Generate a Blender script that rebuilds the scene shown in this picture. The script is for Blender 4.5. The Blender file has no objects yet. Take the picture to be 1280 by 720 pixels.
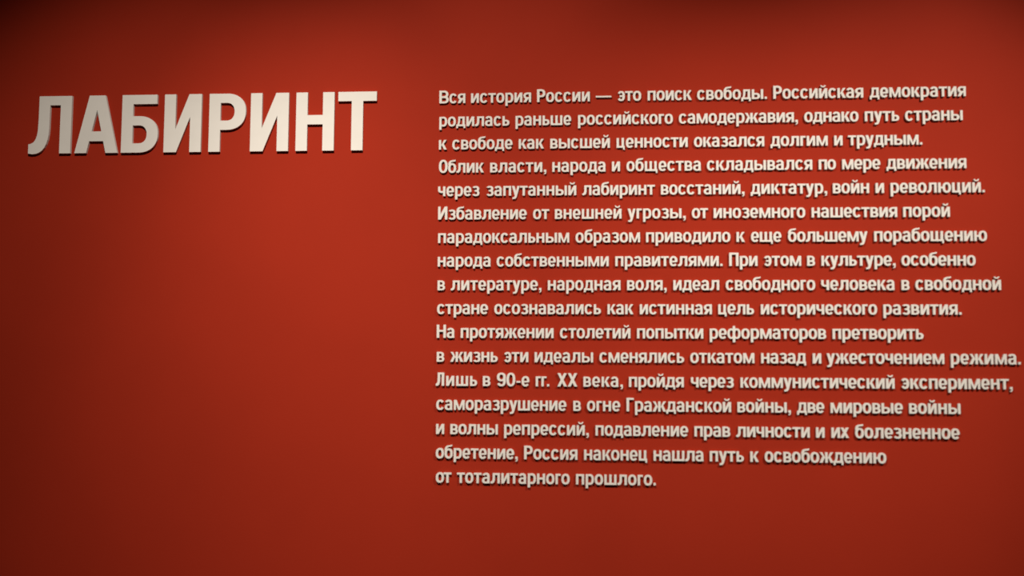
import bpy, bmesh, math
from mathutils import Vector
from mathutils.geometry import delaunay_2d_cdt

# ------------------------------------------------------------------ camera
scene = bpy.context.scene
C = scene.collection
cam_data = bpy.data.cameras.new('camera')
cam = bpy.data.objects.new('camera', cam_data)
C.objects.link(cam)
cam.location = (0.3186, -2.169, 1.3329)
cam.rotation_euler = (math.radians(94.514), math.radians(-0.298), math.radians(4.223))
cam_data.sensor_width = 36.0
cam_data.lens = 36.0 * 1300 / 1280
cam_data.clip_start = 0.02
cam_data.dof.use_dof = True                     # the photo is hand-held and slightly soft
cam_data.dof.focus_distance = 2.40
cam_data.dof.aperture_fstop = 1.4
scene.camera = cam

# ------------------------------------------------------------------ world, lamps, exposure
world = bpy.data.worlds.new('dim_gallery')
world.use_nodes = True
world.node_tree.nodes['Background'].inputs[0].default_value = (1.0, 0.82, 0.68, 1)
world.node_tree.nodes['Background'].inputs[1].default_value = 0.03
scene.world = world
scene.view_settings.view_transform = 'Standard'
scene.view_settings.look = 'None'
scene.view_settings.exposure = 0.0
scene.view_settings.gamma = 1.0

def spot(name, loc, target, power, angle, blend, radius, colour):
    d = bpy.data.lights.new(name, 'SPOT')
    d.energy = power; d.color = colour
    d.spot_size = math.radians(angle); d.spot_blend = blend
    d.shadow_soft_size = radius
    o = bpy.data.objects.new(name, d); C.objects.link(o)
    o.location = loc
    o.rotation_euler = (Vector(target) - Vector(loc)).to_track_quat('-Z', 'Y').to_euler()
    return o
# three track heads along the ceiling rail wash the wall
spot('gallery_spotlight', (-0.212, -1.374, 2.824), (-0.657, 0, 1.288), 112, 55.6, 1.0, 0.015, (1.0, 0.89, 0.75))
spot('gallery_spotlight', (-0.112, -1.374, 2.824), (0.212, 0, 1.149), 150, 66.6, 1.0, 0.015, (1.0, 0.89, 0.75))
spot('gallery_spotlight', (1.671, -1.374, 2.824), (0.798, 0, 1.391), 206, 45.4, 1.0, 0.015, (1.0, 0.89, 0.75))

# ------------------------------------------------------------------ materials
def mat(name, base, rough, scale=0, amount=0, bump=0, bscale=300):
    m = bpy.data.materials.new(name); m.use_nodes = True
    nt = m.node_tree; b = nt.nodes['Principled BSDF']
    b.inputs['Base Color'].default_value = (*base, 1)
    b.inputs['Roughness'].default_value = rough
    b.inputs['Specular IOR Level'].default_value = 0.08
    tc = nt.nodes.new('ShaderNodeTexCoord')
    if amount:
        n = nt.nodes.new('ShaderNodeTexNoise'); n.inputs['Scale'].default_value = scale
        n.inputs['Detail'].default_value = 4
        nt.links.new(tc.outputs['Object'], n.inputs['Vector'])
        r = nt.nodes.new('ShaderNodeMapRange')
        r.inputs['From Min'].default_value = .25; r.inputs['From Max'].default_value = .75
        r.inputs['To Min'].default_value = 1 - amount; r.inputs['To Max'].default_value = 1 + amount
        nt.links.new(n.outputs['Fac'], r.inputs['Value'])
        v = nt.nodes.new('ShaderNodeVectorMath'); v.operation = 'SCALE'
        v.inputs[0].default_value = base
        nt.links.new(r.outputs['Result'], v.inputs['Scale'])
        nt.links.new(v.outputs['Vector'], b.inputs['Base Color'])
    if bump:
        n = nt.nodes.new('ShaderNodeTexNoise'); n.inputs['Scale'].default_value = bscale
        nt.links.new(tc.outputs['Object'], n.inputs['Vector'])
        bp = nt.nodes.new('ShaderNodeBump'); bp.inputs['Strength'].default_value = bump
        bp.inputs['Distance'].default_value = .001
        nt.links.new(n.outputs['Fac'], bp.inputs['Height'])
        nt.links.new(bp.outputs['Normal'], b.inputs['Normal'])
    return m
M_RED = mat('red_wall_paint', (0.315, 0.0225, 0.0085), .75, 5, .035, .12, 260)
M_CREAM = mat('cream_letter_foam', (0.70, 0.68, 0.66), .6, 40, .02)
M_FLOOR = mat('grey_gallery_floor', (0.10, 0.095, 0.09), .5, 3, .15)
M_CEIL = mat('dark_gallery_ceiling', (0.05, 0.05, 0.05), .9, 3, .1)

# ------------------------------------------------------------------ setting
def slab(name, x0, y0, z0, x1, y1, z1, m):
    bm = bmesh.new()
    bmesh.ops.create_cube(bm, size=1)
    for v in bm.verts:
        v.co = ((x0, x1)[v.co.x > 0], (y0, y1)[v.co.y > 0], (z0, z1)[v.co.z > 0])
    me = bpy.data.meshes.new(name); bm.to_mesh(me); bm.free()
    me.materials.append(m)
    o = bpy.data.objects.new(name, me); C.objects.link(o)
    o['kind'] = 'structure'
    return o
slab('wall_back', -3.5, 0, 0, 3.5, .12, 3.4, M_RED)['label'] = 'plain matte red painted gallery wall behind the lettering'
slab('floor', -3.5, -4.5, -.1, 3.5, .12, 0, M_FLOOR)['label'] = 'grey gallery floor'
slab('ceiling', -3.5, -4.5, 3.4, 3.5, .12, 3.5, M_CEIL)['label'] = 'dark gallery ceiling'

# ------------------------------------------------------------------ letter shapes (units: 1/1000 em)
CAP = 714
def se(v, n): return math.copysign(abs(v) ** (2.0 / n), v)
def rect(x0, y0, x1, y1): return [[(x0, y0), (x1, y0), (x1, y1), (x0, y1)]]
def ring(x0, y0, x1, y1, sx, sy, a0=0, a1=360, n=2.35, seg=None):
    seg = seg or SEG
    cx, cy, a, b = (x0 + x1) / 2, (y0 + y1) / 2, (x1 - x0) / 2, (y1 - y0) / 2
    k = max(3, int(round(seg * abs(a1 - a0) / 360)))
    out = []; prev = None
    for i in range(k + 1):
        t = math.radians(a0 + (a1 - a0) * i / k); c, s = math.cos(t), math.sin(t)
        if abs(c) < 1e-9: c = 0.0
        if abs(s) < 1e-9: s = 0.0
        c, s = se(c, n), se(s, n)
        cur = ((cx + a * c, cy + b * s), (cx + (a - sx) * c, cy + (b - sy) * s))
        if prev: out.append([prev[0], cur[0], cur[1], prev[1]])
        prev = cur
    return out
def bowl(x0, y0, x1, y1, sx, sy, n=2.25):          # D shape open to the stem at its left
    r = min((y1 - y0) * .62, (x1 - x0) * .62)
    c = x1 - r
    return rect(x0, y1 - sy, c, y1) + rect(x0, y0, c, y0 + sy) + ring(c - r, y0, x1, y1, sx, sy, -90, 90, n)
def quad(p, c, q, k=8):
    return [((1 - t) ** 2 * p[0] + 2 * t * (1 - t) * c[0] + t * t * q[0], (1 - t) ** 2 * p[1] + 2 * t * (1 - t) * c[1] + t * t * q[1])
            for t in [i / k for i in range(k + 1)]]
def mx(polys, W): return [[(W - x, y) for x, y in q] for q in polys]
def arms(xs, W, h, S):
    return [[(xs - 12, .37 * h), (W - S * 1.18, h), (W - 6, h), (xs + (W - xs) * .42, .56 * h), (xs + 8, .38 * h)],
            [(xs + (W - xs) * .12, .50 * h), (xs + (W - xs) * .44, .64 * h), (W + 4, 0), (W - S * 1.18, 0)]]
def diag(W, h, S):
    return [[(S * .4, 0), (S * 1.12, 0), (W - S + 3, .62 * h), (W - S * .4, h), (W - S * 1.12, h), (S - 3, .38 * h)]]

def glyph(ch, W):
    cap = ch in 'ВИПРНОЛГАБТX90'
    S, H, h = (STEM_C, BAR_C, CAP) if cap else (STEM, BAR, XH)
    st = rect(0, 0, S, h); rs = rect(W - S, 0, W, h)
    mid = h / 2
    if ch in 'оО': return ring(0, -10, W, h + 10, S, H)
    if ch == '0': return ring(0, -10, W, h + 10, S, H)
    if ch == 'с': return ring(0, -10, W, h + 10, S, H, 33, 327)
    if ch == 'э': return mx(ring(0, -10, W, h + 10, S, H, 33, 327), W) + rect(.30 * W, mid - H * .45, W - S / 2, mid + H * .45)
    if ch == 'е': return ring(0, -10, W, h + 10, S, H, -6, 322) + rect(S / 2, mid - H * .62, W - S * .4, mid + H * .22)
    if ch == 'а':
        r = W - 14
        return (rect(r - S, 30, r, .70 * h) + [[(r - S, 0), (W, 0), (W - 12, 60), (r, 120), (r - S, 120)]]
                + ring(8, .28 * h, r, h + 10, S, H, 0, 158)
                + ring(0, -10, r, .60 * h, S, H * .88, 95, 345) + rect(.42 * W, .60 * h - H * .85, r - S * .4, .60 * h))
    if ch == 'б':
        return (ring(0, -10, W, h - 8, S, H) + ring(0, -10 + .3 * h, W * 1.06, CAP - 22, S, H * .9, 98, 180)
                + rect(0, .35 * h, S, .66 * h + 30)
                + [[(W * .46, CAP - 22 - H * .9), (W * .80, CAP - 92), (W * .93, CAP - 70), (W * .93, CAP + 14), (W * .80, CAP - 8), (W * .46, CAP - 22)]])
    if ch == 'в': return st + bowl(S / 2, 0, W, .55 * h, S * .95, H * .92) + bowl(S / 2, .55 * h - H * .9, W * .95, h, S * .95, H * .92)
    if ch == 'В': return st + bowl(S / 2, 0, W, .56 * h, S, H) + bowl(S / 2, .56 * h - H, W * .96, h, S, H)
    if ch in 'гГ': return st + rect(0, h - H, W, h)
    if ch == 'д':
        f = S * .78
        return (rect(0, 0, W, H) + rect(0, -112, f, H) + rect(W - f, -112, W, H) + rect(W - S - f * .35, 0, W - f * .35, h)
                + rect(.26 * W, h - H, W - f * .35, h)
                + [[(.22 * W, h), (.21 * W, .55 * h), (.17 * W, .30 * h), (.08 * W, H * .8), (.08 * W + S * .95, H * .8), (.19 * W + S * .85, .40 * h), (.22 * W + S * .85, .6 * h), (.22 * W + S * .88, h)]])
    if ch == 'ж':
        c = W / 2
        a = arms(c + S / 2, W, h, S)
        return rect(c - S / 2, 0, c + S / 2, h) + a + mx(a, W)
    if ch == 'к': return st + arms(S, W, h, S)
    if ch == 'з':
        m = .53 * h
        return (ring(0, m - H * .42, W * .97, h + 10, S, H * .9, -90, 152) + ring(0, -10, W, m + H * .42, S, H * .9, -155, 90)
                + rect(.34 * W, m - H * .42, .55 * W, m + H * .42))
    if ch in 'иИ': return st + rs + diag(W, h, S)
    if ch == 'й': return st + rs + diag(W, h, S) + ring(.18 * W, h + 60, .82 * W, h + 300, 70, 66, 180, 360, 2.2, 20)
    if ch in 'лЛ':
        a = .225 * W; b = a + S
        leg = [(a, h), (a - 1, .6 * h)] + quad((.215 * W, .42 * h), (.195 * W, .165 * h), (0, .165 * h)) + [(0, 2)]
        leg += quad((.10 * W, -7), (b - .02 * W, -7), (b - 3, .43 * h)) + [(b, h)]
        return ([leg]
                + rect(a, h - H, W, h) + rs)
    if ch == 'м':
        d = [[(4, h), (S * 1.18, h), (W / 2 + S * .34, 0), (W / 2 - S * .34, 0)]]
        return rect(0, 0, S * .9, h) + rect(W - S * .9, 0, W, h) + d + mx(d, W)
    if ch in 'нН': return st + rs + rect(S / 2, .53 * h - H / 2, W - S / 2, .53 * h + H / 2)
    if ch in 'пП': return st + rs + rect(0, h - H, W, h)
    if ch == 'р': return rect(0, -195, S, h) + ring(0, -10, W, h + 10, S, H, -120, 120)
    if ch == 'Р': return st + bowl(S / 2, .375 * h, W, h, S, H)
    if ch in 'тТ': return rect(0, h - H, W, h) + rect(W / 2 - S / 2, 0, W / 2 + S / 2, h)
    if ch == 'у':
        return [[(0, h), (S * 1.1, h), (W / 2 + S * .42, 130), (W / 2 - S * .45, 0)],
                [(W - S * 1.06, h), (W, h), (W / 2 + S * .50, -20), (W / 2 + S * .22, -120), (W / 2 - S * .25, -178), (.14 * W, -195), (.07 * W, -192),
                 (.07 * W, -98), (.20 * W, -100), (.31 * W, -70), (.5 * W - S * .45, 0), (W / 2 - S * .1, 110)]]
    if ch == 'ф':
        c = W / 2
        a = ring(0, -10, c + S * .5, h + 10, S * .95, H * .95)
        return rect(c - S / 2, -195, c + S / 2, CAP - 40) + a + mx(a, W)
    if ch in 'хX':
        return [[(0, 0), (S * 1.15, 0), (W - 8, h), (W - 8 - S * 1.12, h)], [(8, h), (8 + S * 1.12, h), (W, 0), (W - S * 1.15, 0)]]
    if ch == 'ц':
        w = W - 42
        return st + rect(w - S, 0, w, h) + rect(0, 0, W, H) + rect(W - 92, -112, W, H)
    if ch in 'шщ':
        w = W - (42 if ch == 'щ' else 0)
        p = st + rect(w / 2 - S / 2, 0, w / 2 + S / 2, h) + rect(w - S, 0, w, h) + rect(0, 0, w, H)
        if ch == 'щ': p += rect(w - S / 2, 0, W, H) + rect(W - 92, -112, W, H)
        return p
    if ch == 'ч':
        return rs + rect(0, .64 * h, S, h) + ring(0, .34 * h, W * 1.0, .94 * h, S, H, 180, 270) + rect(W / 2, .34 * h, W - S / 2, .34 * h + H)
    if ch == 'ь': return st + bowl(S / 2, 0, W, .62 * h, S, H * .92)
    if ch == 'ы': return st + bowl(S / 2, 0, W - S - 48, .62 * h, S, H * .92) + rs
    if ch == 'ю':
        return st + rect(S / 2, mid - H / 2, .34 * W + S / 2, mid + H / 2) + ring(.34 * W, -10, W, h + 10, S, H)
    if ch == 'я':
        return mx(st + bowl(S / 2, .36 * h, W, h, S, H * .92), W) + [[(0, 0), (S * 1.12, 0), (W - S + 2, .42 * h), (W - S * 1.7, .46 * h), (.26 * W, .42 * h)]]
    if ch == 'А':
        l = [[(0, 0), (.275 * W, 0), (.515 * W, .80 * h), (.515 * W, h), (.315 * W, h)]]
        return l + mx(l, W) + rect(.18 * W, .205 * h, .82 * W, .375 * h)
    if ch == 'Б': return st + rect(0, h - H, .96 * W, h) + bowl(S / 2, 0, W, .63 * h, S, H)
    if ch == '9':
        return ring(0, .36 * h, W, h + 10, S, H) + ring(0, -10, W, .75 * h, S, H, 205, 360) + rect(W - S, .35 * h, W, .70 * h)
    if ch == '.': return rect(0, 0, W, STEM)
    if ch == ',': return rect(0, 0, W, STEM) + [[(W * .5, 0), (W, 0), (W * .96, -70), (W * .70, -118), (W * .12, -138), (W * .12, -92), (W * .42, -70), (W * .52, -30)]]
    if ch == '—': return rect(0, 215, W, 300)
    if ch == '-': return rect(0, 195, W, 290)
    raise ValueError(ch)

def side(ch, right):                      # side bearings
    if right: return 40 if ch in 'аийнлмпцшщыячНИПЛ' else 42 if ch in '.,—-' else 24 if ch in 'гГ' else 8 if ch in 'кжхут' else 20
    return 42 if ch in 'вийкнгпрцшщыьюмВИНПРГ.,—-' else 6 if ch in 'лджхутЛ' else 20

def letter_mesh(name, ch, W, unit, depth):
    """Cut-out letter: outline polygons united, extruded from the wall (y=0) to y=-depth."""
    verts, faces = [], []
    for q in glyph(ch, W):
        a = sum(q[i][0] * q[(i + 1) % len(q)][1] - q[(i + 1) % len(q)][0] * q[i][1] for i in range(len(q)))
        if abs(a) < 1e-3: continue
        if a < 0: q = q[::-1]
        faces.append(list(range(len(verts), len(verts) + len(q))))
        verts += [Vector(v) for v in q]
    vo, eo, fo, _, _, of = delaunay_2d_cdt(verts, [], faces, 0, 0.05)
    tris = [f for f, o in zip(fo, of) if o]
    used = sorted({i for f in tris for i in f}); idx = {v: k for k, v in enumerate(used)}
    n = len(used)
    co = [(vo[i].x * unit, -depth, vo[i].y * unit) for i in used] + [(vo[i].x * unit, 0, vo[i].y * unit) for i in used]
    fs = [[idx[i] for i in f] for f in tris]
    edges = {}
    for f in fs:
        for a, b in zip(f, f[1:] + f[:1]): edges[(a, b)] = 1
    out = fs + [[i + n for i in reversed(f)] for f in fs]
    out += [[b, a, a + n, b + n] for (a, b) in edges if (b, a) not in edges]
    me = bpy.data.meshes.new(name); me.from_pydata(co, [], out); me.update()
    bm = bmesh.new(); bm.from_mesh(me)
    bmesh.ops.dissolve_limit(bm, angle_limit=.01, verts=bm.verts, edges=bm.edges)
    bmesh.ops.recalc_face_normals(bm, faces=bm.faces)
    bmesh.ops.triangulate(bm, faces=[f for f in bm.faces if len(f.verts) > 4])
    bm.to_mesh(me); bm.free()
    me.materials.append(M_CREAM)
    return me

def empty(name, loc, parent=None):
    o = bpy.data.objects.new(name, None); C.objects.link(o)
    o.empty_display_size = .01
    o.location = loc
    o.parent = parent
    return o

ROWS = [
    [('Вся', 0.3, 56.1), ('история', 68.3, 196.4), ('России', 209.0, 320.7), ('—', 332.7, 366.6), ('это', 378.5, 428.4), ('поиск', 442.0, 533.6), ('свободы.', 545.1, 689.0), ('Российская', 702.3, 885.6), ('демократия', 898.8, 1092.1)],
    [('родилась', 0.8, 150.5), ('раньше', 163.6, 281.4), ('российского', 295.8, 494.2), ('самодержавия,', 506.8, 751.6), ('однако', 764.9, 875.0), ('путь', 887.9, 957.1), ('страны', 969.2, 1084.5)],
    [('к', 0.3, 17.0), ('свободе', 29.1, 157.4), ('как', 170.5, 223.8), ('высшей', 237.3, 362.5), ('ценности', 376.8, 524.6), ('оказался', 537.7, 682.2), ('долгим', 695.2, 811.6), ('и', 825.3, 841.5), ('трудным.', 853.0, 1002.2)],
    [('Облик', 0.9, 96.6), ('власти,', 110.2, 229.0), ('народа', 241.7, 353.6), ('и', 366.8, 383.6), ('общества', 397.2, 551.6), ('складывался', 564.1, 779.4), ('по', 792.7, 827.3), ('мере', 840.1, 917.0), ('движения', 929.3, 1088.9)],
    [('через', -0.3, 87.8), ('запутанный', 102.2, 292.1), ('лабиринт', 304.7, 456.1), ('восстаний,', 468.5, 640.3), ('диктатур,', 653.3, 808.4), ('войн', 820.4, 893.3), ('и', 906.8, 922.9), ('революций.', 936.6, 1123.8)],
    [('Избавление', 0.3, 188.2), ('от', 201.5, 235.5), ('внешней', 247.4, 386.5), ('угрозы,', 399.3, 519.1), ('от', 532.0, 565.2), ('иноземного', 576.9, 763.5), ('нашествия', 776.5, 948.5), ('порой', 960.7, 1053.5)],
    [('парадоксальным', 0.8, 277.4), ('образом', 290.7, 424.7), ('приводило', 437.2, 610.4), ('к', 623.3, 639.7), ('еще', 652.7, 714.4), ('большему', 728.0, 888.0), ('порабощению', 901.5, 1125.6)],
    [('народа', 0.7, 112.6), ('собственными', 125.4, 359.6), ('правителями.', 373.4, 593.8), ('При', 607.6, 665.1), ('этом', 677.7, 753.6), ('в', 765.9, 781.5), ('культуре,', 794.7, 942.8), ('особенно', 954.9, 1101.6)],
    [('в', 1.2, 16.0), ('литературе,', 28.7, 219.5), ('народная', 233.0, 383.9), ('воля,', 397.6, 478.9), ('идеал', 492.9, 586.6), ('свободного', 600.0, 781.1), ('человека', 793.3, 939.9), ('в', 954.0, 969.3), ('свободной', 981.4, 1150.1)],
    [('стране', 0.3, 107.7), ('осознавались', 121.0, 343.2), ('как', 357.0, 410.2), ('истинная', 423.6, 571.2), ('цель', 584.2, 656.8), ('исторического', 670.7, 903.9), ('развития.', 916.6, 1070.9)],
    [('На', 0.1, 37.4), ('протяжении', 50.8, 245.0), ('столетий', 258.4, 404.0), ('попытки', 417.7, 553.2), ('реформаторов', 566.4, 801.2), ('претворить', 814.3, 994.7)],
    [('в', 1.3, 15.8), ('жизнь', 29.3, 128.7), ('эти', 141.4, 192.6), ('идеалы', 205.8, 327.1), ('сменялись', 340.1, 513.7), ('откатом', 526.3, 656.2), ('назад', 670.0, 760.0), ('и', 774.4, 789.8), ('ужесточением', 801.5, 1034.3), ('режима.', 1047.5, 1183.6)],
    [('Лишь', -0.8, 85.9), ('в', 98.6, 113.1), ('90-е', 127.4, 195.0), ('гг.', 208.3, 236.3), ('XX', 253.1, 294.4), ('века,', 307.0, 388.2), ('пройдя', 400.7, 512.6), ('через', 527.2, 613.9), ('коммунистический', 627.7, 935.2), ('эксперимент,', 948.1, 1166.1)],
    [('саморазрушение', 0.7, 271.9), ('в', 286.3, 301.8), ('огне', 314.4, 382.6), ('Гражданской', 395.6, 608.0), ('войны,', 620.9, 727.9), ('две', 740.6, 794.9), ('мировые', 807.5, 950.3), ('войны', 962.9, 1063.4)],
    [('и', 1.3, 17.4), ('волны', 30.8, 129.9), ('репрессий,', 143.1, 317.9), ('подавление', 331.9, 520.8), ('прав', 533.6, 605.9), ('личности', 617.7, 765.0), ('и', 778.0, 794.0), ('их', 808.2, 842.8), ('болезненное', 855.4, 1060.4)],
    [('обретение,', 0.8, 171.4), ('Россия', 184.8, 294.7), ('наконец', 308.4, 437.0), ('нашла', 450.3, 551.5), ('путь', 564.0, 632.6), ('к', 646.3, 661.4), ('освобождению', 674.5, 915.4)],
    [('от', 1.4, 33.8), ('тоталитарного', 45.5, 278.8), ('прошлого.', 291.8, 454.2)],
]
ADVANCE = {',': 218, '-': 308, '.': 202, '0': 530, '9': 530, 'X': 569, 'В': 600, 'Г': 463, 'И': 606, 'Л': 644, 'Н': 596, 'О': 537, 'П': 588, 'Р': 530, 'а': 490, 'б': 490, 'в': 482, 'г': 347, 'д': 543, 'е': 474, 'ж': 738, 'з': 455, 'и': 530, 'й': 525, 'к': 494, 'л': 556, 'м': 682, 'н': 523, 'о': 494, 'п': 523, 'р': 510, 'с': 480, 'т': 445, 'у': 449, 'ф': 746, 'х': 458, 'ц': 531, 'ч': 474, 'ш': 745, 'щ': 779, 'ы': 703, 'ь': 453, 'э': 460, 'ю': 733, 'я': 495, '—': 955}
TITLE = [('Л', -906.3, -810.9), ('А', -801.5, -704.8), ('Б', -696.9, -615.2), ('И', -601.6, -519.1), ('Р', -501.9, -420.7), ('И', -410.1, -326.4), ('Н', -310.1, -226.6), ('Т', -218.3, -134.7)]
TITLE_BASE, TITLE_TOP = 1.7997, 1.9272
ADVANCE['Л'] = 515

# ------------------------------------------------------------------ heading
XH, STEM, BAR, STEM_C, BAR_C, SEG = 530, 122, 98, 140, 114, 56
unit = (TITLE_TOP - TITLE_BASE) / CAP
x_first = TITLE[0][1] / 1000
heading = empty('heading', (x_first, 0, TITLE_BASE))
heading['label'] = 'large cream raised heading "ЛАБИРИНТ" on the red wall beside the text'
heading['category'] = 'heading'
for ch, a, b in TITLE:
    me = letter_mesh('letter', ch, (b - a) / 1000 / unit, unit, .0065)
    o = bpy.data.objects.new('letter', me); C.objects.link(o)
    o['label'] = 'capital letter "%s"' % ch
    o.parent = heading; o.location = (a / 1000 - x_first, 0, 0)

# ------------------------------------------------------------------ paragraph: 17 rows > words > letters
SEG = 22
CAP = 735
XH, STEM, BAR, STEM_C, BAR_C = 550, 128, 98, 138, 104
U = .0375 / 1000
ORDINAL = ['top', 'second', 'third', 'fourth', 'fifth', 'sixth', 'seventh', 'eighth', 'middle', 'tenth', 'eleventh', 'twelfth',
           'thirteenth', 'fourteenth', 'third from bottom', 'second from bottom', 'bottom']
NAMES = {',': 'comma', '.': 'period', '—': 'dash', '-': 'hyphen', '9': 'digit', '0': 'digit'}
cache = {}
def body(ch):
    if ch not in cache:
        key = 'Х' if ch == 'X' else ch
        W = ADVANCE[ch] - side(ch, False) - side(ch, True)
        cache[ch] = (letter_mesh('letter', ch, W, U, .005), W)
    return cache[ch]
for i, row in enumerate(ROWS):
    z = 1.8996 - .05 * i
    line = empty('text_line', (row[0][1] / 1000, 0, z))
    start = ' '.join(w[0] for w in row[:3]).strip(' .,—')
    line['label'] = '%s row of small cream raised letters, beginning "%s"' % (ORDINAL[i], start)
    line['category'] = 'text row'
    line['group'] = 'rows of raised text in the paragraph'
    for text, a, b in row:
        a /= 1000; b /= 1000
        word = empty('word', (a - row[0][1] / 1000, 0, 0), line)
        word['label'] = 'word "%s"' % text.strip('.,') if text != '—' else 'long dash'
        xs, x = [], 0
        for k, ch in enumerate(text):
            W = body(ch)[1]
            if k: x += side(ch, False)
            xs.append(x); x += W
            if k < len(text) - 1: x += side(ch, True)
        slack = (b - a) / U - x
        step = slack / (len(text) - 1) if len(text) > 1 else 0
        off = slack / 2 if len(text) == 1 else 0
        for k, ch in enumerate(text):
            o = bpy.data.objects.new(NAMES.get(ch, 'letter'), body(ch)[0]); C.objects.link(o)
            o.parent = word
            o.location = ((xs[k] + step * k + off) * U, 0, 0)
